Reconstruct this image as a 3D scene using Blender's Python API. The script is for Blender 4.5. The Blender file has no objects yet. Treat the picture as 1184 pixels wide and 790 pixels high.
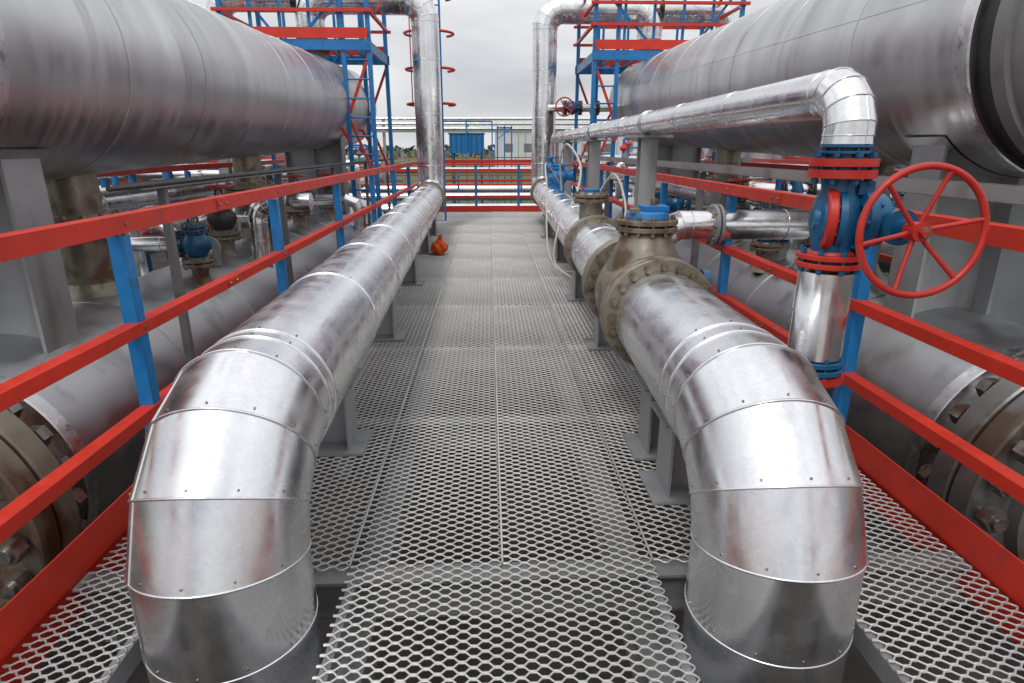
import bpy, math, random
from mathutils import Vector as V, Matrix
import numpy as np
random.seed(3)
sc=bpy.context.scene
sc.view_settings.view_transform='Standard'; sc.view_settings.look='None'; sc.view_settings.exposure=0
pi=math.pi

# ---------------------------------------------------------------- materials
def mat(name,col,metal=0.0,rough=.5,var=.15,ns=2.0,stretch=(1,1,1),spangle=0.0,rvar=.12,bump=0.0,bs=4.0,fb=0.0,
        grime=None,gamt=0.0,gs=3.0,gst=(1,1,1),gmet=.3):
    m=bpy.data.materials.new(name); m.use_nodes=True
    nt=m.node_tree; N=nt.nodes; L=nt.links
    bs_=N['Principled BSDF']; bs_.inputs['Metallic'].default_value=metal
    tc=N.new('ShaderNodeTexCoord'); mp=N.new('ShaderNodeMapping'); mp.inputs['Scale'].default_value=stretch
    L.new(tc.outputs['Object'],mp.inputs[0])
    def noise(s,d=4,vec=mp.outputs[0]):
        n=N.new('ShaderNodeTexNoise'); n.inputs['Scale'].default_value=s; n.inputs['Detail'].default_value=d
        L.new(vec,n.inputs['Vector']); return n
    n1=noise(ns,4)
    mr=N.new('ShaderNodeMapRange'); mr.inputs[1].default_value=.3; mr.inputs[2].default_value=.7
    mr.inputs[3].default_value=1-var; mr.inputs[4].default_value=1+var*.6
    L.new(n1.outputs[0],mr.inputs[0]); val=mr.outputs[0]
    if spangle>0:
        vo=N.new('ShaderNodeTexVoronoi'); vo.inputs['Scale'].default_value=75; L.new(tc.outputs['Object'],vo.inputs['Vector'])
        sx=N.new('ShaderNodeSeparateColor'); L.new(vo.outputs['Color'],sx.inputs[0])
        m2=N.new('ShaderNodeMapRange'); m2.inputs[3].default_value=1-spangle; m2.inputs[4].default_value=1+spangle
        L.new(sx.outputs[0],m2.inputs[0])
        mu=N.new('ShaderNodeMath'); mu.operation='MULTIPLY'; L.new(val,mu.inputs[0]); L.new(m2.outputs[0],mu.inputs[1]); val=mu.outputs[0]
    vm=N.new('ShaderNodeVectorMath'); vm.operation='SCALE'; vm.inputs[0].default_value=col; L.new(val,vm.inputs['Scale'])
    c=vm.outputs[0]
    if grime:
        gv=tc.outputs['Object']
        if gst!=(1,1,1):
            m3=N.new('ShaderNodeMapping'); m3.inputs['Scale'].default_value=gst; L.new(gv,m3.inputs[0]); gv=m3.outputs[0]
        g=noise(gs,6,gv); r=N.new('ShaderNodeValToRGB')
        r.color_ramp.elements[0].position=.62-gamt*.35; r.color_ramp.elements[0].color=(0,0,0,1)
        r.color_ramp.elements[1].position=.76-gamt*.35; r.color_ramp.elements[1].color=(1,1,1,1)
        L.new(g.outputs[0],r.inputs[0])
        mx=N.new('ShaderNodeMix'); mx.data_type='RGBA'; L.new(r.outputs[0],mx.inputs[0]); L.new(c,mx.inputs[6])
        mx.inputs[7].default_value=(*grime,1); c=mx.outputs[2]
        if metal>0:
            mm=N.new('ShaderNodeMapRange'); mm.inputs[3].default_value=metal; mm.inputs[4].default_value=metal*gmet
            L.new(r.outputs[0],mm.inputs[0]); L.new(mm.outputs[0],bs_.inputs['Metallic'])
    L.new(c,bs_.inputs['Base Color'])
    n3=n1 if rvar<.06 else noise(ns*4,3); mr3=N.new('ShaderNodeMapRange'); mr3.inputs[1].default_value=.3; mr3.inputs[2].default_value=.7
    mr3.inputs[3].default_value=max(.05,rough-rvar); mr3.inputs[4].default_value=min(1,rough+rvar)
    L.new(n3.outputs[0],mr3.inputs[0]); L.new(mr3.outputs[0],bs_.inputs['Roughness'])
    prev=None
    if bump>0:
        nb=noise(bs,1,tc.outputs['Object']); b=N.new('ShaderNodeBump'); b.inputs['Strength'].default_value=1; b.inputs['Distance'].default_value=bump
        L.new(nb.outputs[0],b.inputs['Height']); prev=b
    if fb>0:
        nb=noise(90,2,tc.outputs['Object']); b=N.new('ShaderNodeBump'); b.inputs['Strength'].default_value=1; b.inputs['Distance'].default_value=fb
        L.new(nb.outputs[0],b.inputs['Height'])
        if prev: L.new(prev.outputs[0],b.inputs['Normal'])
        prev=b
    if prev: L.new(prev.outputs[0],bs_.inputs['Normal'])
    return m
CLAD=mat('galvanised_cladding',(.78,.79,.81),1,.26,.15,2.4,spangle=.035,bump=.006,bs=3.2,rvar=.09)
CLAD2=mat('bright_cladding',(.78,.785,.795),1,.23,.13,3,spangle=.04,bump=.003,bs=7,rvar=.08)
TANK=mat('vessel_cladding',(.56,.56,.565),1,.37,.17,1.3,stretch=(.5,2.4,.35),bump=.006,bs=2.2,rvar=.09,grime=(.36,.35,.34),gamt=.08,gs=1.6,gst=(1,2.2,.35),gmet=.8)
LOWV=mat('lower_vessel_cladding',(.50,.505,.515),1,.42,.2,1.5,stretch=(1,.6,1),bump=.004,bs=3,rvar=.08,grime=(.28,.27,.26),gamt=.15,gs=2.5,gmet=.7)
BAND=mat('band_steel',(.66,.66,.67),1,.32,.15,6)
RED=mat('red_paint',(.57,.027,.010),0,.45,.14,5,grime=(.36,.03,.015),gamt=.05,gs=6)
REDD=mat('red_paint_valve',(.46,.022,.013),0,.38,.18,9)
BLUE=mat('blue_paint',(.006,.16,.42),0,.42,.14,5,grime=(.02,.09,.2),gamt=.08,gs=8)
BLUED=mat('blue_paint_valve',(.005,.09,.20),0,.36,.25,9)
GALV=mat('grating_steel',(.56,.555,.54),.55,.48,.3,1.1,rvar=.1,grime=(.25,.23,.2),gamt=.16,gs=.8)
GREY=mat('grey_steel',(.18,.18,.18),0,.5,.2,2,grime=(.1,.09,.08),gamt=.15,gs=3)
GREYL=mat('light_grey_steel',(.28,.285,.29),.2,.5,.2,2,grime=(.15,.14,.13),gamt=.15,gs=2,gst=(1.5,1.5,.4))
DARK=mat('dark_steel',(.045,.045,.045),.3,.55,.3,5)
BEIGE=mat('cast_steel',(.27,.24,.19),.5,.4,.3,6,grime=(.11,.07,.04),gamt=.35,gs=6)
RUST=mat('rusted_steel',(.22,.19,.15),.3,.52,.3,6,fb=.001,grime=(.085,.03,.011),gamt=.42,gs=4,gst=(1,1,.5))
BOLT=mat('bolt_steel',(.30,.26,.19),.85,.36,.35,12)
BOLTD=mat('dark_bolt_steel',(.32,.30,.28),.9,.33,.4,8,grime=(.09,.045,.025),gamt=.3,gs=9)
CABLE=mat('pale_hose',(.55,.53,.46),0,.5,.1,5)
ORANGE=mat('orange_cloth',(.7,.1,.015),0,.8,.3,12,bump=.01,bs=20)
WHITE=mat('white_panel',(.6,.62,.64),0,.6,.1,.5)
FOL=mat('far_foliage',(.08,.09,.075),0,.9,.4,.4)
STEEL=mat('flange_steel',(.22,.215,.205),.6,.42,.25,5,grime=(.10,.065,.045),gamt=.35,gs=4)

# ---------------------------------------------------------------- builder
def perp(d):
    d=d.normalized(); a=V((0,0,1)) if abs(d.z)<.9 else V((0,1,0))
    u=d.cross(a).normalized(); return u,d.cross(u).normalized()
class B:
    def __init__(s): s.v=[];s.f=[];s.m=[];s.s=[];s.mats=[]
    def mi(s,m):
        if m not in s.mats: s.mats.append(m)
        return s.mats.index(m)
    def add(s,vs,fs,m,sm=False):
        o=len(s.v); s.v+= [tuple(x) for x in vs]; k=s.mi(m)
        for f in fs: s.f.append(tuple(i+o for i in f)); s.m.append(k); s.s.append(sm)
    def box(s,c,size,m,rot=None):
        c=V(c); h=[x/2 for x in size]; vs=[]
        for z in(-1,1):
            for y in(-1,1):
                for x in(-1,1):
                    p=V((x*h[0],y*h[1],z*h[2]))
                    if rot: p=rot@p
                    vs.append(c+p)
        s.add(vs,[(0,2,3,1),(4,5,7,6),(0,1,5,4),(2,6,7,3),(0,4,6,2),(1,3,7,5)],m)
    def beam(s,p0,p1,w,h,m,up=(0,0,1)):
        p0=V(p0);p1=V(p1);d=(p1-p0);l=d.length;d.normalize();up=V(up)
        if abs(d.dot(up))>.98: up=V((0,1,0))
        x=d.cross(up).normalized(); z=x.cross(d).normalized()
        s.box((p0+p1)/2,(w,l,h),m,Matrix((x,d,z)).transposed())
    def ibeam(s,p0,p1,w,h,m,t=.012,up=(0,0,1)):
        p0=V(p0);p1=V(p1);d=(p1-p0).normalized();up=V(up)
        if abs(d.dot(up))>.98: up=V((0,1,0))
        x=d.cross(up).normalized(); z=x.cross(d).normalized()
        s.beam(p0+z*(h/2-t/2),p1+z*(h/2-t/2),w,t,m,up); s.beam(p0-z*(h/2-t/2),p1-z*(h/2-t/2),w,t,m,up)
        s.beam(p0,p1,t,h-2*t,m,up)
    def ring(s,c,d,r,seg):
        u,w=perp(d); return [c+u*(r*math.cos(2*pi*i/seg))+w*(r*math.sin(2*pi*i/seg)) for i in range(seg)]
    def cyl(s,p0,p1,r,m,r2=None,seg=24,caps=True,sm=True):
        p0=V(p0);p1=V(p1);d=p1-p0; r2=r if r2 is None else r2
        a=s.ring(p0,d,r,seg);b=s.ring(p1,d,r2,seg)
        s.add(a+b,[(i,(i+1)%seg,seg+(i+1)%seg,seg+i) for i in range(seg)],m,sm)
        if caps:
            s.add(a,[tuple(reversed(range(seg)))],m); s.add(b,[tuple(range(seg))],m)
    def lathe(s,c,d,prof,m,seg=32,smooth=False):
        c=V(c);d=V(d).normalized()
        if smooth:
            vs=[];n=len(prof)
            for r,h in prof: vs+=s.ring(c+d*h,d,max(r,1e-4),seg)
            s.add(vs,[(k*seg+i,k*seg+(i+1)%seg,(k+1)*seg+(i+1)%seg,(k+1)*seg+i) for k in range(n-1) for i in range(seg)],m,True)
        else:
            for (r0,h0),(r1,h1) in zip(prof,prof[1:]):
                a=s.ring(c+d*h0,d,max(r0,1e-4),seg);b=s.ring(c+d*h1,d,max(r1,1e-4),seg)
                s.add(a+b,[(i,(i+1)%seg,seg+(i+1)%seg,seg+i) for i in range(seg)],m,True)
    def tube(s,pts,r,m,seg=10,closed=False,caps=True):
        pts=[V(p) for p in pts]; n=len(pts); vs=[]
        def dr(i):
            if closed: return (pts[(i+1)%n]-pts[i-1]).normalized()
            if i==0: return (pts[1]-pts[0]).normalized()
            if i==n-1: return (pts[-1]-pts[-2]).normalized()
            return (pts[i+1]-pts[i-1]).normalized()
        d0=dr(0);u,_=perp(d0)
        for i in range(n):
            d=dr(i); q=d0.rotation_difference(d); u=(q@u); u=(u-d*u.dot(d)).normalized(); w=d.cross(u); d0=d
            rr=r[i] if isinstance(r,(list,tuple)) else r
            vs+=[pts[i]+u*(rr*math.cos(2*pi*k/seg))+w*(rr*math.sin(2*pi*k/seg)) for k in range(seg)]
        K=n if closed else n-1
        s.add(vs,[(k*seg+i,k*seg+(i+1)%seg,((k+1)%n)*seg+(i+1)%seg,((k+1)%n)*seg+i) for k in range(K) for i in range(seg)],m,True)
        if caps and not closed:
            s.add(vs[:seg],[tuple(reversed(range(seg)))],m); s.add(vs[-seg:],[tuple(range(seg))],m)
    def torus(s,c,d,R,r,m,seg=48,s2=10):
        s.tube(s.ring(V(c),V(d),R,seg),r,m,s2,closed=True)
    def clad(s,path,r,m,seg=56,bead=.006,skip=(),lap=None,caps=False,screws=False):
        P=[V(p) for p in path]; n=len(P)
        D=[(P[i+1]-P[i]).normalized() for i in range(n-1)]
        u,_=perp(D[0])
        for i in range(n-1):
            if i>0:
                q=D[i-1].rotation_difference(D[i]); u=q@u
            u=(u-D[i]*u.dot(D[i])).normalized(); w=D[i].cross(u)
            def rg(pt,nn,rr):
                out=[]
                for k in range(seg):
                    o=u*(rr*math.cos(2*pi*k/seg))+w*(rr*math.sin(2*pi*k/seg))
                    out.append(pt+o-D[i]*(o.dot(nn)/D[i].dot(nn)))
                return out
            n0=D[i] if i==0 else (D[i-1]+D[i]).normalized()
            n1=D[i] if i==n-2 else (D[i]+D[i+1]).normalized()
            rr=r
            a=rg(P[i],n0,rr+.0015);b=rg(P[i+1],n1,rr-.0015)
            s.add(a+b,[(k,(k+1)%seg,seg+(k+1)%seg,seg+k) for k in range(seg)],m,True)
            if i>0 and bead>0 and i not in skip: s.tube(rg(P[i],n0,rr),bead,m,6,closed=True)
            if screws and i>0:
                for k in range(0,seg,7):
                    o=(a[k]-P[i]); o=(o-D[i]*o.dot(D[i])).normalized(); q=a[k]+D[i]*.022
                    s.cyl(q-o*.002,q+o*.003,.004,BOLT,seg=6)
            if caps and i==0: s.add(a,[tuple(reversed(range(seg)))],m)
            if caps and i==n-2: s.add(b,[tuple(range(seg))],m)
            if lap is not None:
                k=int(lap*seg)%seg; o=(a[k]-P[i]).normalized()
                s.beam(a[k],b[k],.022,.005,m,up=o)
    def bolts(s,c,d,R,n,br,l,m,l2=None,ph=0):
        c=V(c);d=V(d).normalized();u,w=perp(d)
        for i in range(n):
            a=2*pi*(i+ph)/n; p=c+u*(R*math.cos(a))+w*(R*math.sin(a))
            s.cyl(p-d*l,p+d*l,br*.6,m,seg=8)
            for sg in(-1,1):
                q=p+d*(sg*(l-.45*br*2)); s.cyl(q-d*(br*.55),q+d*(br*.55),br,m,seg=6,sm=False)
    def flange(s,c,d,R,t,m,n=12,br=.016,bm=None,ri=None,gap=.012):
        c=V(c);d=V(d).normalized();ch=t*.12
        for sg in(-1,1):
            o=c+d*(sg*gap/2); e=d*sg
            s.lathe(o,e,[(0,0),(R-ch,0),(R,ch),(R,t-ch),(R-ch,t),(R*.72,t),(R*.66,t+t*.5),(0,t+t*.5)],m,seg=40)
        s.cyl(c-d*gap,c+d*gap,R*.8,DARK,caps=False)
        s.bolts(c,d,R*.86,n,br,t+gap/2+br*1.6,bm or m)
    def make(s,name,parent=None,bevel=0):
        me=bpy.data.meshes.new(name); me.from_pydata(s.v,[],s.f)
        for m in s.mats: me.materials.append(m)
        me.polygons.foreach_set('material_index',s.m); me.polygons.foreach_set('use_smooth',s.s); me.update()
        o=bpy.data.objects.new(name,me); sc.collection.objects.link(o)
        if parent: o.parent=parent
        if bevel:
            b=o.modifiers.new('bevel','BEVEL'); b.width=bevel; b.segments=2; b.limit_method='ANGLE'; b.angle_limit=math.radians(50)
        return o
def group(name):
    e=bpy.data.objects.new(name,None); sc.collection.objects.link(e); e.empty_display_size=.1; return e
def arc_joints(c,a0dir,a1dir,R,N):
    c=V(c);u=V(a0dir);w=V(a1dir);dl=(pi/2)/N
    return [c+(u*math.cos(dl*(k+.5))+w*math.sin(dl*(k+.5)))*(R/math.cos(dl/2)) for k in range(N)]
def runpts(a,b,step):
    a=V(a);b=V(b);n=max(1,round((b-a).length/step)); return [a.lerp(b,i/n) for i in range(1,n)]
def wheel(b,c,axis,R,r,m,spokes=6,hub=.035,hm=None,ph=0.2):
    c=V(c);ax=V(axis).normalized();u,w=perp(ax)
    b.torus(c,ax,R,r,m,64,12)
    hc=c-ax*(R*.14)
    for i in range(spokes):
        a=2*pi*i/spokes+ph; e=u*math.cos(a)+w*math.sin(a)
        b.tube([hc+e*hub*.6,hc.lerp(c,.35)+e*(R*.45),c+e*(R-r*.4)],[r*.8,r*.62,r*.8],m,8)
    b.cyl(hc-ax*hub*.9,hc+ax*hub*.9,hub,hm or m,seg=20); b.cyl(hc+ax*hub*.9,hc+ax*hub*1.5,hub*.45,m,seg=6,sm=False)

# ---------------------------------------------------------------- grating walkway
W=.07; PY=.042
def panel_mesh(w,l,s=.0085,t=.007):
    nper=max(1,round(w/W)); Wp=w/nper; nrow=max(2,round(l/(PY/2))); dy=l/nrow; a=dy/2
    bnd=.27*Wp
    base=[(0,1),(bnd,1),(Wp/2,-1),(Wp/2+bnd,-1)]
    xs=[];sg=[]
    for k in range(nper):
        for x,g in base: xs.append(k*Wp+x); sg.append(g)
    xs.append(w);sg.append(1)
    xs=np.array(xs);sg=np.array(sg,float); n=len(xs)
    allv=[];allf=[];o=0
    for j in range(nrow):
        sgn=1 if j%2==0 else -1
        y=(j+.5)*dy+sg*sgn*(a-s*.2)
        hs=s/2
        top1=np.stack([xs,y-hs,np.full(n,0.)],1); top2=np.stack([xs,y+hs,np.full(n,-.003)],1)
        bo1=np.stack([xs,y-hs*.9,np.full(n,-t)],1); bo2=np.stack([xs,y+hs*.9,np.full(n,-t)],1)
        allv.append(np.concatenate([top1,top2,bo1,bo2]))
        i=np.arange(n-1)
        allf.append(np.stack([i,i+1,n+i+1,n+i],1)+o)
        allf.append(np.stack([2*n+i,2*n+i+1,i+1,i],1)+o)
        allf.append(np.stack([n+i,n+i+1,3*n+i+1,3*n+i],1)+o)
        o+=4*n
    v=np.concatenate(allv); f=np.concatenate(allf)
    me=bpy.data.meshes.new('grating_panel')
    me.vertices.add(len(v)); me.vertices.foreach_set('co',v.ravel())
    me.loops.add(f.size); me.loops.foreach_set('vertex_index',f.ravel().astype(np.int32))
    me.polygons.add(len(f)); me.polygons.foreach_set('loop_start',np.arange(0,f.size,4,dtype=np.int32))
    me.update(calc_edges=True); me.materials.append(GALV); return me
walk=group('grating_walkway')
cache={}
def panel(x0,x1,y0,y1,z=0):
    g=.006; key=(round(x1-x0,3),round(y1-y0,3))
    if key not in cache: cache[key]=panel_mesh(x1-x0-g,y1-y0-g)
    o=bpy.data.objects.new('grating_panel',cache[key]); sc.collection.objects.link(o)
    o.location=(x0+g/2,y0+g/2,z+random.uniform(-.002,.002)); o.parent=walk
    o.rotation_euler=(random.uniform(-.001,.001),random.uniform(-.003,.003),0)
cols=[-1.5,-1.115,-.54,.035,.61,1.205,1.8]
YN=1.93; YE=15.4; NR=10; st=(YE-YN)/NR
for r in range(NR):
    for a,b in zip(cols,cols[1:]): panel(a,b,YN+r*st,YN+(r+1)*st)
panel(-.54,.61,.2,YN-.01,.012); panel(-1.5,-1.15,.2,YN); panel(1.205,1.8,.2,YN)
for r in range(3): panel(-1.5,.15,.2-(r+1)*1.4,.2-r*1.4); panel(.15,1.8,.2-(r+1)*1.4,.2-r*1.4)
bb=B()
for r in range(NR+1):
    y=YN+r*st; bb.ibeam((-1.6,y,-.1),(1.9,y,-.1),.1,.16,GREY)
for x in(-1.6,-.5,.57,1.9): bb.ibeam((x,-4,-.27),(x,YE,-.27),.12,.18,GREY)
for x in(-.515,.585,-1.165,1.225): bb.beam((x,.2,-.05),(x,YN-.06,-.05),.03,.08,GREYL)
for y in(-3.8,.3,6,11,15.2):
    for x in(-1.6,1.9): bb.ibeam((x,y,-1.9),(x,y,-.37),.16,.16,GREY)
for x in cols[1:-1]: bb.beam((x,YN+.02,.001),(x,YE,.001),.007,.005,GALV)
bb.make('support_beams',walk)

# ---------------------------------------------------------------- main clad pipes
RP=.253; ZP=.63
def mainpipe(x0,y0,x1,y1,ztop,side,xend,splits):
    g=group('insulated_pipe'); b=B(); R=.40
    P=[V((x0,y0,-1.7)),V((x0,y0,-.6)),V((x0,y0,.06))]+arc_joints((x0,y0+R,ZP-R),(0,-1,0),(0,0,1),R,4)
    s0=V((x0,y0+R+.02,ZP)); 
    s1=V((x1,y1-.5,ZP))
    def at(y):
        t=(y-s0.y)/(s1.y-s0.y); return s0.lerp(s1,t)
    if splits:
        a,c=splits[0]
        b.clad(P+[s0,at(2.14)]+runpts(at(2.14),at(a),.7)+[at(a)],RP,CLAD,seg=84,lap=.62,bead=.0045,screws=True)
        b.clad([at(c)]+runpts(at(c),s1,1.0)+[s1],RP*.97,CLAD,lap=.62,bead=.0045)
    else:
        b.clad(P+[s0,at(2.12)]+runpts(at(2.12),s1,1.02)+[s1],RP,CLAD,seg=84,lap=.12,bead=.0045,screws=True)
    b.make('cladding',g)
    b=B(); d=(s1-s0).normalized()
    b.flange(s1+d*.06,d,.30,.05,BEIGE,16,.018,BOLT)
    e0=V((x1,y1-.38,ZP)); Rr=.32; r2=.245
    b.clad([e0]+arc_joints((x1,y1-Rr,ZP+Rr),(0,0,-1),(0,1,0),Rr,4)+[V((x1,y1,1.2)),V((x1,y1,2.1)),V((x1,y1,3.0)),V((x1,y1,ztop-.36))]
           +arc_joints((x1+side*.36,y1,ztop-.36),(-side,0,0),(0,0,1),.36,4)+[V((x1+side*.4,y1,ztop)),V((xend-side*.4,y1,ztop))]
           +arc_joints((xend-side*.36,y1,ztop-.36),(0,0,1),(side,0,0),.36,4)+[V((xend,y1,ztop-.45)),V((xend,y1,ztop-.62))],r2,CLAD2,seg=40,caps=True)
    b.make('riser',g)
    b=B()
    for y in ([2.95,4.9,7.0,9.2,11.2] if not splits else [2.45,2.85,4.6,6.2,8.4,10.8]):
        p=at(y); zt=ZP-RP+.02
        b.box((p.x,y,zt/2+.003),(.24,.012,zt),GREYL); b.box((p.x-.12,y,zt/2+.003),(.012,.2,zt),GREYL); b.box((p.x+.12,y,zt/2+.003),(.012,.2,zt),GREYL)
        b.box((p.x,y,.012),(.4,.28,.012),GREYL); b.box((p.x,y,zt-.02),(.34,.26,.012),GREYL)
    b.make('pipe_supports',g)
    return g,at
gL,atL=mainpipe(-.83,1.62,-1.10,12.0,3.98,-1,-3.1,[])
gR,atR=mainpipe(.895,1.62,1.15,13.4,4.1,1,3.25,[(3.16,4.1)])

g=group('gate_valve'); b=B()
c1=atR(3.22);c2=atR(4.02);cm=(c1+c2)/2
b.flange(c1,(0,1,0),.315,.05,BEIGE,20,.021,BOLT)
b.flange(c2,(0,1,0),.315,.05,BEIGE,20,.021,BOLT)
b.lathe(cm,(0,1,0),[(.22,-.38),(.235,-.28),(.265,-.17),(.28,0),(.265,.17),(.235,.28),(.22,.38)],BEIGE,40,True)
b.lathe(cm,(0,0,1),[(.24,0),(.22,.22),(.17,.32),(.14,.4)],BEIGE,36,True)
b.flange(cm+V((0,0,.44)),(0,0,1),.18,.028,BEIGE,12,.014,BOLT)
b.lathe(cm+V((0,0,.48)),(0,0,1),[(.13,0),(.12,.03),(.10,.04),(.0,.04)],BLUE,24)
b.box(cm+V((.04,.02,.535)),(.15,.15,.03),BLUE); b.box(cm+V((-.09,-.05,.525)),(.05,.06,.03),BEIGE)
b.cyl(cm+V((.2,0,.1)),cm+V((.36,0,.1)),.04,BEIGE); b.cyl(cm+V((.36,0,.1)),cm+V((.4,0,.1)),.065,BLUED)
b.cyl(cm+V((.04,.02,.54)),cm+V((.04,.02,.59)),.02,BOLT)
b.make('valve_body',g,.003)
b=B()
p=atR(5.6); b.flange(p,(0,1,0),.29,.045,BEIGE,16,.016,BOLT)
b.cyl(p+V((.0,.35,.2)),p+V((.0,.35,.42)),.11,BEIGE); b.flange(p+V((0,.35,.42)),(0,0,1),.17,.03,BEIGE,12,.013,BOLT)
b.cyl(p+V((.0,.35,.45)),p+V((0,.35,.5)),.08,BLUE)
p=atR(9.2)
for dy,h in((0,.62),(.8,.55),(1.7,.7)):
    q=p+V((.0,dy,.2)); b.cyl(q,q+V((0,0,h-.2)),.045,BLUE); b.lathe(q+V((0,0,h-.35)),(0,0,1),[(.05,-.08),(.11,0),(.11,.04),(.05,.1)],BLUE,20,True)
    b.cyl(q+V((-.12,0,h-.33)),q+V((.16,0,h-.33)),.07,BLUE)
    wheel(b,q+V((0,0,h-.18)),(0,0,1),.11,.01,BLUE,5,.02)
b.make('fittings',gR)

g=group('instrument_hose'); b=B()
def cat(pts,n=8):
    P=[V(p) for p in pts];P=[P[0]]+P+[P[-1]];o=[]
    for i in range(1,len(P)-2):
        for k in range(n):
            t=k/n;a,b_,c,d=P[i-1:i+3]
            o.append(.5*((2*b_)+(c-a)*t+(2*a-5*b_+4*c-d)*t*t+(3*b_-a-3*c+d)*t**3))
    o.append(P[-2]);return o
b.tube(cat([(1.0,8.6,.95),(.95,8.4,1.35),(1.0,8.1,1.55),(1.12,7.7,1.3),(1.0,7.2,.96),(.78,6.8,.7),(.72,6.7,.3),(.9,6.5,.15)]),.013,CABLE)
b.tube(cat([(1.05,9.2,1.0),(.8,8.8,1.3),(.74,8.0,1.0),(.72,7.6,.4),(.8,7.3,.12),(1.0,7.1,.1)]),.011,CABLE)
b.tube(cat([(1.1,6.6,.92),(1.25,6.3,1.25),(1.32,6.0,1.0),(1.28,5.8,.7),(1.3,5.6,.2)]),.011,CABLE)
b.make('hose',g)

g=group('branch_pipe'); b=B(); y=4.75
b.clad([(1.32,y,.02),(1.32,y,.70)]+arc_joints((1.53,y,.72),(-1,0,0),(0,0,1),.21,4)+[(1.56,y,.93),(1.72,y,.93)],.11,CLAD2,seg=32,bead=.004)
b.flange((1.76,y,.93),(1,0,0),.16,.025,GREYL,8,.012,BOLT)
b.clad([(1.8,y,.93),(2.3,y,.93),(2.75,y,.93)],.115,CLAD2,seg=32,bead=.004,caps=True)
b.flange((2.55,y,.93),(1,0,0),.16,.025,GREYL,8,.012,BOLT)
b.clad([(2.72,y,.93)]+arc_joints((2.75,y,.73),(0,0,1),(1,0,0),.2,3)+[(2.95,y,.6),(2.95,y,.35)],.11,CLAD2,seg=32,bead=.004)
b.make('branch',g)

# ---------------------------------------------------------------- handwheel valve station
g=group('handwheel_valve'); b=B(); X,Y=1.33,2.33
b.cyl((X,Y,0),(X,Y,.64),.055,BLUED); b.flange((X,Y,.655),(0,0,1),.115,.022,BLUED,8,.012,BLUED)
b.cyl((X,Y,.59),(X,Y,.62),.122,REDD)
b.clad([(X,Y,.69),(X,Y,.87),(X,Y,1.04)],.1,CLAD2,seg=36,bead=0,lap=.9,caps=True)
b.flange((X,Y,1.085),(0,0,1),.12,.02,REDD,8,.013,BLUED)
b.lathe((X,Y,1.1),(0,0,1),[(.075,0),(.07,.04),(.085,.09),(.095,.14),(.085,.2),(.065,.25),(.07,.3)],BLUED,32,True)
b.cyl((X,Y,1.395),(X,Y,1.425),.118,REDD,seg=32); b.cyl((X,Y,1.437),(X,Y,1.465),.118,REDD,seg=32); b.cyl((X,Y,1.42),(X,Y,1.44),.08,BLUED)
b.bolts((X,Y,1.43),(0,0,1),.098,8,.012,.058,BLUED)
b.cyl((X,Y,1.44),(X,Y,1.5),.07,BLUED); b.flange((X,Y,1.497),(0,0,1),.09,.01,BLUED,8,.008,BLUED)
dv=V((-1,.32,0)).normalized(); q=V((X,Y-.02,1.245))
b.lathe(q+dv*.02,dv,[(.07,.0),(.112,.0),(.118,.006),(.118,.03),(.112,.036),(.088,.036)],REDD,40)
b.lathe(q+dv*.05,dv,[(.09,.0),(.086,.012),(.05,.02),(.045,.04),(0,.042)],BLUED,32)
b.lathe(q,dv,[(.0,-.01),(.112,-.01),(.112,.014),(.08,.018)],BLUED,40)
b.bolts(q+dv*.02,dv,.101,12,.009,.034,BLUED)
b.lathe((X+.05,Y-.02,1.24),(1,0,0),[(.08,0),(.118,.01),(.118,.045),(.1,.05),(.1,.10),(.085,.12),(0,.125)],BLUED,36)
b.bolts((X+.08,Y-.02,1.24),(1,0,0),.106,10,.010,.035,BLUED)
gx=X+.165; gz=1.225
b.cyl((gx,Y+.1,gz),(gx,Y-.13,gz),.052,BLUED); b.cyl((gx,Y-.13,gz),(gx,Y-.15,gz),.066,BLUED); b.cyl((gx,Y-.15,gz),(gx,Y-.29,gz),.018,BOLT)
b.cyl((gx,Y-.15,gz),(gx,Y-.2,gz),.036,BLUED); b.box((gx-.02,Y,gz+.06),(.1,.09,.05),BLUED); b.box((gx-.1,Y-.04,1.36),(.06,.06,.05),BLUED)
b.make('valve',g,.003)
b=B(); wheel(b,(gx-.005,Y-.27,gz),(0,-1,.06),.22,.0125,REDD,6,.034); b.make('handwheel',g)
g=group('overhead_pipe'); b=B(); zz=1.70; R=.15; r=.088
b.clad([(X,Y,1.515),(X,Y,1.545)]+arc_joints((X,Y+R,zz-R),(0,-1,0),(0,0,1),R,4)+[(X,Y+R+.03,zz)]+runpts((X,Y+R+.03,zz),(X,12.6,zz),.95)+[(X,12.6,zz)],r,CLAD2,seg=40,bead=.003,lap=.3)
b.clad([(X,12.6,zz)]+arc_joints((X,12.6,zz-.15),(0,0,1),(0,1,0),.15,3)+[(X,12.75,.9),(X,12.75,.05)],r,CLAD2,seg=24,bead=.0035)
for y in(5.3,8.0,10.7):
    b.box((X,y,1.595),(.36,.2,.02),GREYL); b.ibeam((X,y,.01),(X,y,1.585),.14,.14,GREYL); b.box((X,y,.008),(.3,.25,.012),GREYL)
    b.torus((X,y,zz),(0,1,0),r+.006,.006,BAND,32,6)
b.make('pipe',g)

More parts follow.
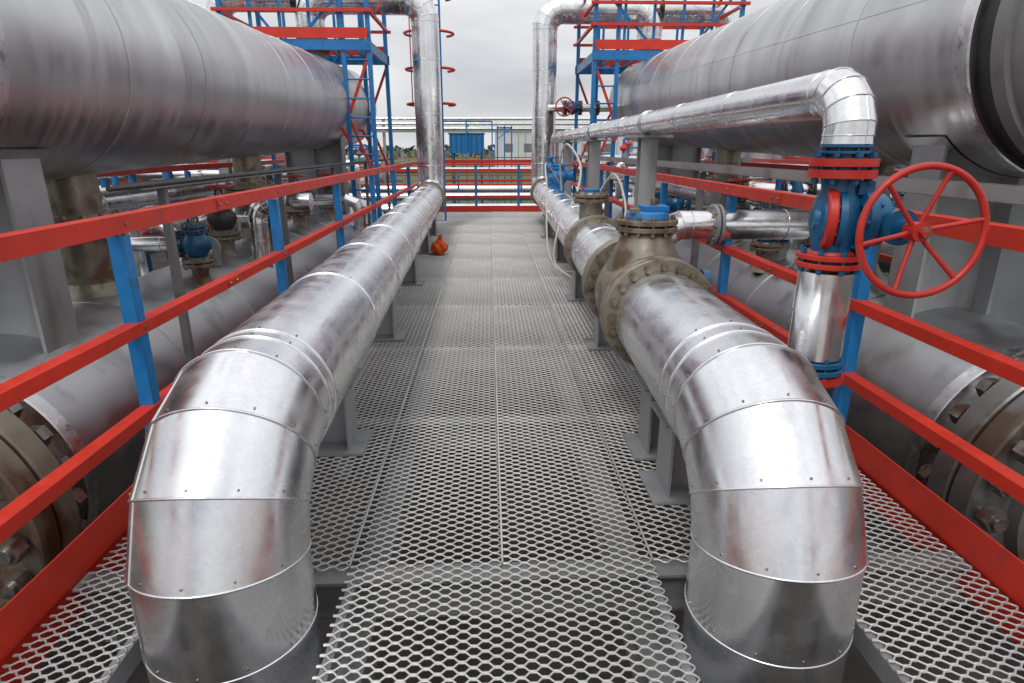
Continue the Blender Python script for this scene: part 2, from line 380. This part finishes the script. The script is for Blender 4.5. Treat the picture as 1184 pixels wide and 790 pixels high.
# ---------------------------------------------------------------- fences
def rail(b,p0,p1,m,w=.055,h=.07,s=1):
    p0=V(p0);p1=V(p1)
    b.beam(p0,p1,.006,h,m); d=(p1-p0).normalized(); x=d.cross(V((0,0,1)))
    o=x*(s*(w/2+.003))+V((0,0,h/2-.003)); b.beam(p0+o,p1+o,w,.006,m)
def fence(x0,y0,x1,y1,posts,side,toe=True,name='safety_railing',zb=0,levels=(1.2,.75,.365),joints=()):
    g=group(name); b=B(); a=V((x0,y0,zb)); c=V((x1,y1,zb)); d=(c-a).normalized(); L=(c-a).length
    n=d.cross(V((0,0,1)))*side
    for k,z in enumerate(levels):
        rail(b,a+V((0,0,z)),c+V((0,0,z)),RED,.06,.075 if k==0 else .055,side)
        for t in joints:
            p=a+d*t+V((0,0,z))+n*-.006; b.beam(p-d*.07,p+d*.07,.005,.045 if k else .06,RED)
            for e in(-.045,.045): b.cyl(p+d*e-n*.001,p+d*e-n*.012,.009,BOLT,seg=6,sm=False)
    if toe:
        b.beam(a+V((0,0,.07)),c+V((0,0,.07)),.006,.15,RED); b.beam(a+n*.04+V((0,0,-.08)),c+n*.04+V((0,0,-.08)),.07,.14,RED)
    b.make('rails',g,.0015 if toe else 0); b=B()
    M=Matrix((n,d,V((0,0,1)))).transposed()
    for t in posts:
        p=a+d*t+n*.0375
        b.box(p+V((0,0,levels[0]/2-.02)),(.06,.006,levels[0]-.06),BLUE,M)
        b.box(p+n*-.027+d*.033+V((0,0,levels[0]/2-.02)),(.006,.055,levels[0]-.06),BLUE,M)
        if toe:
            for z in levels:
                b.cyl(p+V((0,0,z))-n*.047+d*.03,p+V((0,0,z))-n*.03+d*.03,.011,BOLT,seg=6,sm=False)
    b.make('posts',g); return g
fence(-1.5,-4,-1.56,15.4,[.5,2.5,4.6,6.6,8.55,10.5,12.5,14.5,16.5,18.5],-1,joints=(7.6,12.9))
fence(1.8,-4,1.86,15.4,[1,3,5.1,6.9,8.7,10.6,12.5,14.5,16.5,18.5],1,joints=(7.9,13.3))
fence(-1.45,15.42,1.75,15.42,[.02,1.1,2.15,3.1],-1)
g=group('cable_tray'); b=B()
b.beam((2.05,.5,1.3),(2.05,15,1.3),.1,.008,GREYL); b.beam((2.0,.5,1.33),(2.0,15,1.33),.006,.06,GREYL); b.beam((2.1,.5,1.33),(2.1,15,1.33),.006,.06,GREYL)
for i,x in enumerate((2.02,2.05,2.08)): b.tube([(x,.5,1.32),(x,15,1.32)],.012,DARK)
for y in (1.2,3.6,6,8.4,10.8,13.2): b.beam((2.05,y,1.28),(2.05,y,-1.9),.06,.06,GREY)
b.make('tray',g)
g=group('cable_tray'); b=B()
b.beam((-2.2,3.9,1.26),(-2.2,15,1.26),.16,.008,GREY)
for i,x in enumerate((-2.14,-2.18,-2.22,-2.26)): b.tube([(x,3.6+.1*i,1.28),(x,15,1.28)],.014,DARK)
for y in (4.3,6.7,9,11.4,13.8): b.beam((-2.2,y,1.25),(-2.2,y,-1.9),.05,.05,GREY)
b.make('tray',g)

# ---------------------------------------------------------------- vessels
def ell(R,h,n=8,sgn=1,start=0):
    return [(R*math.cos(pi/2*k/n),start+sgn*h*math.sin(pi/2*k/n)) for k in range(n+1)]
def vessel(x,yn,yf,zn,zf,R,ysad):
    g=group('pressure_vessel'); b=B(); a=V((x,yn,zn)); c=V((x,yf,zf)); d=(c-a).normalized(); L=(c-a).length
    b.clad([a]+runpts(a,c,1.15)+[c],R,TANK,seg=96,bead=.006,lap=.55)
    b.lathe(c,d,ell(R,R*.45),TANK,96,True)
    for t in (.0,L): b.lathe(a+d*t,d,[(R+.002,-.05),(R+.01,-.04),(R+.01,.05),(R+.002,.06)],BAND,96)
    b.lathe(a,d,[(R,-.04),(R*.985,-.05),(R*.96,-.05),(R*.96,-.18)],DARK,96)
    b.lathe(a-d*.18,d,[(R*.96,0),(R*.99,-.0),(R*.99,-.09),(R*.95,-.09)],GREY,96)
    b.lathe(a-d*.27,-d,ell(R*.95,R*.4),GREY,96,True)
    b.make('shell',g)
    b=B()
    def cz(y): return zn+(zf-zn)*(y-yn)/(yf-yn)
    for y in (ysad,11.6):
        zt=cz(y)-R*.62
        b.box((x,y,(zt-1.9)/2),(R*1.3,.02,zt+1.9),GREYL)
        for xx in(-.645,0,.645): b.box((x+xx*R,y,(zt-1.9)/2),(.02,.3,zt+1.9),GREYL)
        seg=24; vs=[];fs=[]
        for k in range(seg+1):
            t=-pi/2-.8+1.6*k/seg
            for yy in(-.2,.2): vs.append((x+math.cos(t)*(R+.012),y+yy,cz(y)+math.sin(t)*(R+.012)))
        for k in range(seg): fs.append((2*k,2*k+1,2*k+3,2*k+2))
        b.add(vs,fs,TANK,True)
    b.make('saddles',g)
    return g,cz
def lower(x,yn,yf,z,R,FM):
    g=group('collector_vessel'); b=B()
    b.clad([(x,yn,z)]+runpts((x,yn,z),(x,yf,z),1.3)+[(x,yf,z)],R,LOWV,seg=80,bead=.006,lap=.3)
    b.lathe((x,yf,z),(0,1,0),ell(R,R*.4),LOWV,80,True)
    b.lathe((x,yn,z),(0,1,0),[(R-.06,-.0),(R+.006,0),(R+.01,.01),(R+.01,.09),(R,.1)],BAND,80)
    b.make('shell',g); b=B()
    b.lathe((x,yn,z),(0,-1,0),[(R-.05,-.05),(R-.05,.16),(R-.02,.18),(R-.02,.22)],FM,80)
    b.lathe((x,yn-.22,z),(0,-1,0),[(R-.1,0),(R+.1,0),(R+.11,.01),(R+.11,.13),(R+.1,.14),(R-.1,.14)],FM,80)
    b.lathe((x,yn-.38,z),(0,-1,0),[(R-.1,0),(R+.1,0),(R+.11,.01),(R+.11,.13),(R+.1,.14),(R-.1,.14),(R-.12,.2),(0,.22)],FM,80)
    b.bolts((x,yn-.37,z),(0,1,0),R+.03,24,.062,.27,BOLTD)
    b.make('bolted_head',g)
    b=B()
    for y in(4.2,7.5,11):
        b.box((x,y,(z-R*.5-1.9)/2),(R*1.3,.25,z-R*.5+1.9),GREY)
    b.make('saddles',g)
    return g
def nozzle(x,y,z0,z1,r,mt,name='flanged_nozzle',rf=None):
    g=group(name); b=B(); zm=(z0+z1)/2+.08
    b.cyl((x,y,z0-.1),(x,y,z1+.15),r,mt,seg=40); b.lathe((x,y,z0-.02),(0,0,1),[(r+.12,-.03),(r+.03,.05),(r,.12)],mt,40,True)
    b.flange((x,y,zm),(0,0,1),rf or r+.12,.055,RUST,14,.022,BOLT); b.make('nozzle',g); return g
vL,czL=vessel(-3.12,3.3,13.7,2.03,2.32,.77,3.65)
vR,czR=vessel(3.35,3.5,13.6,2.12,2.42,.8,4.0)
lower(-2.95,3.05,14,-.27,.7,RUST); lower(3.2,3.1,14,-.25,.7,STEEL)
for y in(4.75,8.2): nozzle(-3.08,y,.42,czL(y)-.75,.17,BEIGE,rf=.31)
for y in(5.3,8.6): nozzle(3.28,y,.44,czR(y)-.75,.17,BEIGE,rf=.31)
for x in(-2.75,2.95):
    for y in(6.1,9.8):
        g=group('lifting_lug'); b=B(); b.lathe((x-.02,y,.56),(0,1,0),[(.05,-.02),(.12,-.02),(.12,.02),(.05,.02),(.05,-.02)],GREYL,28); b.box((x-.02,y,.44),(.2,.03,.1),GREYL); b.make('lug',g)
def isoval(x,y,z,h,r,wm,bm,arm):
    g=group('isolation_valve'); b=B()
    b.lathe((x,y,z),(0,0,1),[(r+.06,-.06),(r+.02,.02),(r,.06)],RUST,24,True)
    b.cyl((x,y,z),(x,y,z+h),r,RUST,seg=20); b.flange((x,y,z+h*.35),(0,0,1),r+.07,.028,RUST,8,.015,BOLT)
    q=V((x,y,z+h*.65)); b.lathe(q,(0,0,1),[(r,-.12),(r+.05,-.04),(r+.06,0),(r+.05,.04),(r*.7,.12)],bm,24,True)
    b.flange(q+V((0,0,.14)),(0,0,1),r+.04,.018,bm,8,.011,BOLT); b.cyl(q,q+V((0,0,.36)),.016,BOLT,seg=10)
    for s in(-1,1): b.cyl(q+V((s*.05,0,.14)),q+V((s*.03,0,.3)),.012,bm,seg=8)
    wheel(b,q+V((0,0,.33)),(0,0,1),.13,.011,wm,5,.024)
    if arm:
        b.flange(q+V((arm*(r+.09),0,0)),(1,0,0),r+.05,.02,bm,8,.012,BOLT)
        b.clad([q,q+V((arm*.3,0,0)),q+V((arm*.7,0,0))]+[q+V((arm*.85,0,-.06)),q+V((arm*.9,0,-.2)),q+V((arm*.9,0,-1.6))],r*.9,CLAD2,seg=20,bead=.004)
    b.make('valve',g)
isoval(-2.62,5.55,.33,.55,.07,BLUED,BLUED,-1); isoval(-2.85,6.7,.4,.6,.09,REDD,DARK,0); isoval(-2.6,7.5,.33,.6,.07,BLUED,BLUED,-1)
isoval(-2.8,9.2,.4,.6,.09,REDD,BLUED,1); isoval(-2.7,10.6,.38,.6,.08,REDD,DARK,0)
isoval(2.8,6.1,.36,.55,.08,BLUED,BLUED,1); isoval(3.0,7.4,.42,.6,.09,REDD,DARK,0); isoval(2.75,9.1,.34,.6,.08,BLUED,BLUED,1); isoval(3.0,11,.42,.5,.09,REDD,BLUED,0)
def topn(x,y,z0,z1):
    g=group('vessel_top_valve'); b=B()
    b.cyl((x,y,z0-.1),(x,y,z1),.2,GREYL,seg=36); b.flange((x,y,z0+.16),(0,0,1),.3,.05,RED,14,.02,REDD)
    b.lathe((x,y,z0+.3),(0,0,1),[(.2,-.1),(.27,0),(.27,.05),(.2,.12)],RED,36,True)
    b.make('nozzle',g)
topn(-3.1,12.0,3.04,3.42); topn(3.25,13.4,3.2,3.5)
g=group('crossover_pipe'); b=B()
b.clad([(3.5,13.5,4.12),(4.5,13.5,4.12)]+arc_joints((4.55,13.5,3.82),(0,0,1),(1,0,0),.3,4)+[(4.85,13.5,3.5),(4.85,13.5,.5),(4.85,13.5,-1.5)],.22,CLAD2,seg=32)
b.make('pipe',g)
g=group('crossover_pipe'); b=B()
b.clad([(-3.4,12.1,4.0),(-4.3,12.1,4.0)]+arc_joints((-4.4,12.1,3.7),(0,0,1),(-1,0,0),.3,4)+[(-4.7,12.1,3.4),(-4.7,12.1,.5),(-4.7,12.1,-1.5)],.22,CLAD2,seg=32)
b.make('pipe',g)

# ---------------------------------------------------------------- access towers
def tower(xi,xo,y0,y1,zp,name='access_platform'):
    g=group(name); b=B(); s=1 if xo>xi else -1
    for x in(xi,xi+s*.42,xo):
        for y in(y0,y1):
            b.beam((x,y,-1.9),(x,y,zp+1.25),.07,.07,BLUE)
    for y in(y0-.04,y1+.04): b.beam((xi-s*.05,y,zp),(xo+s*.05,y,zp),.05,.16,BLUE)
    for x in(xi-s*.0,xo): b.beam((x,y0-.06,zp-.02),(x,y1+.06,zp-.02),.05,.14,BLUE)
    for i in range(12): b.beam((xi+(xo-xi)*i/11,y0,zp+.06),(xi+(xo-xi)*i/11,y1,zp+.06),.035,.03,GREY)
    for y in(y0-.075,y1+.075):
        b.beam((xi,y,zp+.17),(xo,y,zp+.17),.008,.16,RED)
        for h in(.5,.85,1.2): b.beam((xi-s*.1,y,zp+h),(xo+s*.1,y,zp+h),.05,.05,RED)
    for x in(xi-s*.04,xo+s*.04):
        for h in(.5,.85,1.2): b.beam((x,y0,zp+h),(x,y1,zp+h),.05,.05,RED)
    for i in range(1,5):
        for y in(y0,y1): b.beam((xi+(xo-xi)*i/5,y,zp),(xi+(xo-xi)*i/5,y,zp+1.2),.045,.045,BLUE)
    for y in(y0,y1):
        b.beam((xi+s*.42,y-.03,zp-1.5),(xi+s*1.2,y-.03,zp-.1),.05,.05,RED)
        b.beam((xi,y+.03,zp-.1),(xi+s*.42,y+.03,zp-1.1),.045,.045,RED)
        b.beam((xi,y+.03,zp-2.2),(xi+s*.42,y+.03,zp-1.1),.045,.045,RED)
    z=-1.6
    while z<zp: b.tube([(xi,y0,z),(xi+s*.42,y0,z)],.014,BLUE,8); z+=.3
    b.beam((xi,y0,zp+1.25),(xi,y0,zp+2.6),.06,.06,BLUE); b.beam((xo,y0,zp+1.25),(xo,y0,zp+2.6),.06,.06,BLUE); b.beam((xi,y1,zp+1.25),(xi,y1,zp+2.6),.06,.06,BLUE)
    b.beam((xi,y0,zp+1.2),(xi+s*1.0,y0,zp+.2),.04,.04,BLUE); b.beam((xo,y0,zp+1.2),(xo-s*.8,y0,zp+.2),.04,.04,BLUE)
    b.make('frame',g)
tower(-1.95,-4.3,11.1,12.9,3.12); tower(1.95,4.6,12.1,14.3,3.12)
g=group('caged_ladder'); b=B(); cx,cy=-1.15,13.2
for x in(-.2,.2): b.beam((cx+x,cy+.32,-.3),(cx+x,cy+.32,5.5),.04,.04,BLUE)
z=0
while z<5.4: b.tube([(cx-.2,cy+.32,z),(cx+.2,cy+.32,z)],.013,BLUE,8); z+=.3
for z in(2.35,3.0,3.65,4.3,4.95):
    b.tube([(cx+.48*math.cos(t),cy+.1+.42*math.sin(t),z) for t in [(-pi*1.25)+(pi*1.5)*k/20 for k in range(21)]],.026,RED,8)
for t in(-2.6,-1.57): b.beam((cx+.41*math.cos(t),cy+.1+.41*math.sin(t),2.3),(cx+.41*math.cos(t),cy+.1+.41*math.sin(t),5),.02,.02,RED)
b.make('ladder',g)
g=group('globe_valve'); b=B(); zz=2.28
b.cyl((1.2,13.1,zz),(2.5,13.1,zz),.075,CLAD2); 
for x in(1.55,1.85,2.2): b.flange((x,13.1,zz),(1,0,0),.14,.025,DARK,8,.014,BOLTD)
b.lathe((1.7,13.1,zz),(1,0,0),[(.08,-.12),(.14,0),(.08,.12)],BLUED,24,True); b.cyl((1.7,13.1,zz),(1.7,12.8,zz),.04,BLUED)
wheel(b,(1.5,12.75,zz),(0,-1,0),.17,.014,REDD,5,.03); b.cyl((1.5,13.1,zz),(1.5,12.75,zz),.02,BOLTD)
b.make('valve',g)

# ---------------------------------------------------------------- orange bag on deck
import bmesh
bm=bmesh.new(); bmesh.ops.create_icosphere(bm,subdivisions=4,radius=1)
from mathutils import noise as mn
for v in bm.verts:
    k=1+.35*mn.noise(v.co*2.1)+.12*mn.noise(v.co*6); v.co*=k
    taper=1-.45*max(0,v.co.z); v.co=V((v.co.x*.12*taper,v.co.y*.1*taper,max(-.85,v.co.z)*.13+.112))
me=bpy.data.meshes.new('cloth'); bm.to_mesh(me); bm.free(); me.materials.append(ORANGE)
for p_ in me.polygons: p_.use_smooth=True
g=group('orange_work_bag'); o=bpy.data.objects.new('cloth',me); sc.collection.objects.link(o); o.parent=g; o.location=(-.74,9.0,.004)
b=B(); b.torus((-.74,9.0,.21),(0,0,1),.035,.012,ORANGE,20,8); b.tube(cat([(-.74,9.0,.2),(-.72,8.98,.27),(-.70,9.0,.29)]),.022,ORANGE); b.make('tied_neck',g)

# ---------------------------------------------------------------- side plant clutter
def plain_pipe(pts,r,m=CLAD2,bead=.006,seg=28,name='process_pipe'):
    g=group(name); b=B(); b.clad([V(p) for p in pts],r,m,seg=seg,bead=bead,caps=True); b.make('pipe',g)
for s in(-1,1):
    for x,z,r,y0,y1 in((4.55,.35,.2,4,30),(5.1,.15,.13,4,30),(5.5,.75,.1,4,34),(6.4,.35,.25,5,40),(7.4,1.0,.14,6,40),(8.6,.3,.3,7,40),(10.5,1.1,.2,8,46)):
        a=V((s*x,y0,z));c=V((s*x,y1,z)); plain_pipe([a]+runpts(a,c,1.6)+[c],r,CLAD2 if r<.2 else LOWV)
    g=group('pipe_rack'); b=B()
    for y in(6,10.5,15,20,26,32):
        for x in(4.3,6.9,9.4): b.ibeam((s*x,y,-1.9),(s*x,y,1.35+(x>8)*.5),.16,.16,GREYL)
        for z in(.05,.9): b.ibeam((s*4.3,y,z-.15),(s*10.8,y,z-.15),.12,.14,GREYL)
    b.make('frame',g)
    for x,y0,y1 in((4.1,5,15),(5.9,5,24),(8.0,6,34),(12,12,45)):
        fence(s*x,y0,s*x,y1,[1.9*k for k in range(int((y1-y0)/1.9)+1)],s,False,zb=.05)
    for y,z,r in((6.6,.95,.09),(7.4,.62,.12),(9.4,.9,.1),(10.1,.4,.14),(13,1.0,.1),(15.6,.7,.16),(18,1.1,.12)):
        g=group('valve_line'); b=B(); r*=.85
        x0=s*3.75;x1=s*9
        b.clad([V((x0,y,-.6)),V((x0,y,z-.16))]+arc_joints((x0+s*.16,y,z-.16),(-s,0,0),(0,0,1),.16,3)+[V((x0+s*.2,y,z)),V((x0+s*2.2,y,z)),V((x1,y,z))],r,CLAD2,seg=24,bead=.005)
        for xx in(.7,1.15): b.flange((x0+s*xx,y,z),(1,0,0),r+.07,.03,random.choice([BLUED,DARK,RUST]),8,.014,BOLTD)
        q=V((x0+s*.92,y,z)); b.lathe(q,(0,0,1),[(r+.03,-.1),(r+.05,0),(.06,.16),(.04,.3)],BLUED,20,True); wheel(b,q+V((0,0,.34)),(0,0,1),.17,.014,REDD,5,.03)
        b.make('line',g)
    g=group('blue_standpipes'); b=B()
    for k in range(16):
        x=s*random.uniform(4.2,11); y=random.uniform(7,30); h=random.uniform(1.2,2.0)
        b.cyl((x,y,-1.9),(x,y,h),.045,BLUE,seg=12); b.cyl((x,y,h),(x+.5*s,y,h),.04,BLUE,seg=12); b.lathe((x,y,h-.3),(0,0,1),[(.05,-.1),(.13,-.05),(.13,.05),(.05,.1)],RED,16,True)
    b.make('pipes',g)
    for x,y0,y1,z,R in((7.6,17,26,1.5,.75),(12.5,14,26,1.0,.9)):
        g=group('storage_vessel'); b=B(); a=V((s*x,y0,z));c=V((s*x,y1,z))
        b.clad([a]+runpts(a,c,1.4)+[c],R,TANK,seg=48); b.lathe(a,(0,-1,0),ell(R,R*.4),TANK,48,True); b.lathe(c,(0,1,0),ell(R,R*.4),TANK,48,True)
        for y in(y0+1,y1-1): b.box((s*x,y,(z-R*.5-1.9)/2),(R*1.2,.3,z-R*.5+1.9),GREY)
        b.make('shell',g)
plain_pipe([V((-2.55,6.9,.2)),V((-2.55,6.9,.72))]+arc_joints((-2.35,6.9,.74),(-1,0,0),(0,0,1),.2,4)+[V((-2.2,6.9,.94)),V((-1.95,6.9,.94))],.1)
plain_pipe([V((-3.6,5.6,-.2)),V((-3.6,5.6,.75))]+arc_joints((-3.6,5.85,.78),(0,-1,0),(0,0,1),.25,4)+[V((-3.6,6.2,1.03)),V((-3.6,9,1.03))],.12)
plain_pipe([V((2.35,6.5,1.02)),V((2.35,9.5,1.02)),V((2.35,14,1.02))],.09)
plain_pipe([V((3.9,4.2,.85)),V((3.9,7,.85)),V((3.9,12,.85))],.11)

# ---------------------------------------------------------------- background
g=group('pipe_bridge'); b=B()
for z in(3.3,3.75,4.2):
    b.cyl((-45,62,z),(60,62,z),.16,CLAD2,seg=16)
for x in range(-42,60,8):
    b.beam((x,62,-1.9),(x,62,4.3),.25,.25,GREYL)
    b.beam((x,61.6,3.05),(x+8,61.6,3.05),.1,.2,GREYL)
b.make('bridge',g)
g=group('blue_equipment_cabin'); b=B()
b.box((-1.2,36,1.75),(1.9,1.6,1.0),BLUE); b.box((-1.2,36,2.28),(2.0,1.7,.06),BLUED)
for i in range(7): b.box((-2.05+i*.28,35.18,1.75),(.05,.03,.96),BLUED)
for x in(-2.0,-.4):
    for y in(35.3,36.7): b.beam((x,y,-1.9),(x,y,1.25),.12,.12,BLUED)
b.beam((-2.6,35,2.9),(.2,35,2.9),.08,.08,BLUE)
for x in(-2.6,-1.2,.2): b.beam((x,35,-1.9),(x,35,2.9),.07,.07,BLUE)
for x in(.5,.9,1.3): b.beam((x,36,-1.9),(x,36,2.7),.07,.07,BLUE)
b.beam((.5,36,2.6),(1.3,36,2.6),.07,.07,BLUE); b.beam((.5,36,2.0),(1.3,36,2.6),.05,.05,BLUE)
b.make('cabin',g)
g=group('process_building'); b=B()
b.box((14,95,1.1),(26,10,6),WHITE); b.box((14,94.9,4.2),(26.6,10.6,.3),GREYL)
for i in range(9): b.box((2.8+i*2.8,89.97,1.6),(1.2,.1,1.1),GREY)
for i in range(27): b.box((1.2+i*1.0,89.98,1.1),(.06,.06,5.9),GREYL)
b.make('building',g)
g=group('process_building'); b=B()
b.box((-38,85,.8),(22,9,5.4),WHITE); b.box((-38,84.9,3.6),(22.6,9.6,.25),BLUED)
for i in range(7): b.box((-47+i*3,80.47,1.3),(1.4,.1,1.2),GREY)
b.make('building',g)
for (y,x0,x1) in((20,-9,9),(27,-14,16),(48,-30,40)):
    fence(x0,y,x1,y,[2*k for k in range(int((x1-x0)/2)+1)],-1,False,zb=-.35)
for i,(x,y,z,r) in enumerate(((0,18,-.2,.18),(0,19,.1,.12),(0,24,0,.22),(0,30,.5,.15))):
    a=V((-14,y,z));c=V((16,y,z)); plain_pipe([a]+runpts(a,c,2)+[c],r,CLAD2,seg=20)
for x,y,h in((-30,75,9),(34,80,8),(52,110,12)):
    g=group('lighting_mast'); b=B()
    for k in range(3):
        t=2*pi*k/3; b.beam((x+.5*math.cos(t),y+.5*math.sin(t),-1.9),(x+.15*math.cos(t),y+.15*math.sin(t),h),.08,.08,GREYL)
    for k in range(10): b.torus((x,y,-1+k*(h/10)),(0,0,1),.45-.03*k,.04,GREYL,6,4)
    b.box((x,y,h+.2),(1.6,.3,.4),GREY); b.make('mast',g)
vs=[];fs=[]
for k in range(5200):
    x=random.uniform(-260,300); y=random.uniform(225,260); base=2.2+2.4*mn.noise(V((x*.04,0,3)))+1.2*mn.noise(V((x*.2,1,3)))
    z=-1.9+random.random()**.8*(base+2); q=V((x,y,z)); sz=random.uniform(.5,1.3)
    a,b2=V([random.uniform(-1,1) for _ in range(3)])*sz,V([random.uniform(-1,1) for _ in range(3)])*sz
    o=len(vs); vs+=[q+a,q+b2,q-a,q-b2]; fs.append((o,o+1,o+2,o+3))
b=B(); b.add(vs,fs,FOL); b.make('distant_tree_line')

# ground : dark gravel in the plant, rough grass beyond
gm=bpy.data.materials.new('ground_mat'); gm.use_nodes=True; nt=gm.node_tree;N=nt.nodes;L=nt.links; bs=N['Principled BSDF']; bs.inputs['Roughness'].default_value=.95
tc=N.new('ShaderNodeTexCoord')
def nz(s,d=6):
    n=N.new('ShaderNodeTexNoise'); n.inputs['Scale'].default_value=s; n.inputs['Detail'].default_value=d; L.new(tc.outputs['Object'],n.inputs['Vector']); return n
ln=N.new('ShaderNodeVectorMath'); ln.operation='LENGTH'; L.new(tc.outputs['Object'],ln.inputs[0])
n1=nz(.06,4); ad=N.new('ShaderNodeMath'); ad.operation='MULTIPLY_ADD'; ad.inputs[1].default_value=60; L.new(n1.outputs[0],ad.inputs[0]); L.new(ln.outputs['Value'],ad.inputs[2])
rr=N.new('ShaderNodeMapRange'); rr.inputs[1].default_value=58; rr.inputs[2].default_value=66; L.new(ad.outputs[0],rr.inputs[0])
r1=N.new('ShaderNodeMix'); r1.data_type='RGBA'; r1.inputs[6].default_value=(.06,.056,.05,1); r1.inputs[7].default_value=(.085,.10,.035,1); L.new(rr.outputs[0],r1.inputs[0])
n2=nz(9,5); r2=N.new('ShaderNodeMapRange'); r2.inputs[3].default_value=.45; r2.inputs[4].default_value=1.5; L.new(n2.outputs[0],r2.inputs[0])
vm=N.new('ShaderNodeVectorMath'); vm.operation='SCALE'; L.new(r1.outputs[2],vm.inputs[0]); L.new(r2.outputs[0],vm.inputs['Scale']); L.new(vm.outputs[0],bs.inputs['Base Color'])
me=bpy.data.meshes.new('ground'); S=1500; me.from_pydata([(-S,-S,-1.9),(S,-S,-1.9),(S,S,-1.9),(-S,S,-1.9)],[],[(0,1,2,3)]); me.materials.append(gm)
sc.collection.objects.link(bpy.data.objects.new('ground',me))

# ---------------------------------------------------------------- world, sun, camera
w=bpy.data.worlds.new('World'); sc.world=w; w.use_nodes=True; nt=w.node_tree;N=nt.nodes;L=nt.links; N.clear()
out=N.new('ShaderNodeOutputWorld'); mx=N.new('ShaderNodeMixShader'); mx.inputs[0].default_value=.9
b1=N.new('ShaderNodeBackground'); b1.inputs[1].default_value=.1; sk=N.new('ShaderNodeTexSky'); sk.sky_type='NISHITA'; sk.sun_disc=False
EL,AZ=math.radians(52),math.radians(200); sk.sun_elevation=EL; sk.sun_rotation=AZ; L.new(sk.outputs[0],b1.inputs[0])
b2=N.new('ShaderNodeBackground')
tc=N.new('ShaderNodeTexCoord'); mp=N.new('ShaderNodeMapping'); mp.inputs['Scale'].default_value=(1,1,3.0); L.new(tc.outputs['Generated'],mp.inputs[0])
n=N.new('ShaderNodeTexNoise'); n.inputs['Scale'].default_value=2.6; n.inputs['Detail'].default_value=6; n.inputs['Roughness'].default_value=.5; n.inputs['Distortion'].default_value=.3; L.new(mp.outputs[0],n.inputs['Vector'])
r=N.new('ShaderNodeValToRGB'); e=r.color_ramp.elements; e[0].position=.34; e[0].color=(.57,.58,.61,1); e[1].position=.60; e[1].color=(.93,.93,.94,1)
L.new(n.outputs[0],r.inputs[0]); L.new(r.outputs[0],b2.inputs[0])
sx=N.new('ShaderNodeSeparateXYZ'); L.new(tc.outputs['Generated'],sx.inputs[0])
zr=N.new('ShaderNodeMapRange'); zr.inputs[1].default_value=.15; zr.inputs[2].default_value=1; zr.inputs[3].default_value=1.0; zr.inputs[4].default_value=1.85; L.new(sx.outputs[2],zr.inputs[0]); L.new(zr.outputs[0],b2.inputs[1])
L.new(b1.outputs[0],mx.inputs[1]); L.new(b2.outputs[0],mx.inputs[2]); L.new(mx.outputs[0],out.inputs[0])
sd=bpy.data.lights.new('sun','SUN'); sd.energy=1.1; sd.angle=math.radians(12); sd.color=(1,.97,.93)
so=bpy.data.objects.new('sun',sd); sc.collection.objects.link(so)
dirv=V((math.sin(AZ)*math.cos(EL),math.cos(AZ)*math.cos(EL),math.sin(EL))); so.rotation_euler=dirv.to_track_quat('Z','Y').to_euler()
cd=bpy.data.cameras.new('camera'); cd.sensor_width=36; cd.lens=21.4; cd.clip_end=4000; cd.clip_start=.05
co=bpy.data.objects.new('camera',cd); sc.collection.objects.link(co); co.location=(0,0,1.5)
co.rotation_euler=(math.radians(90-17.6),0,math.radians(-2.1)); sc.camera=co
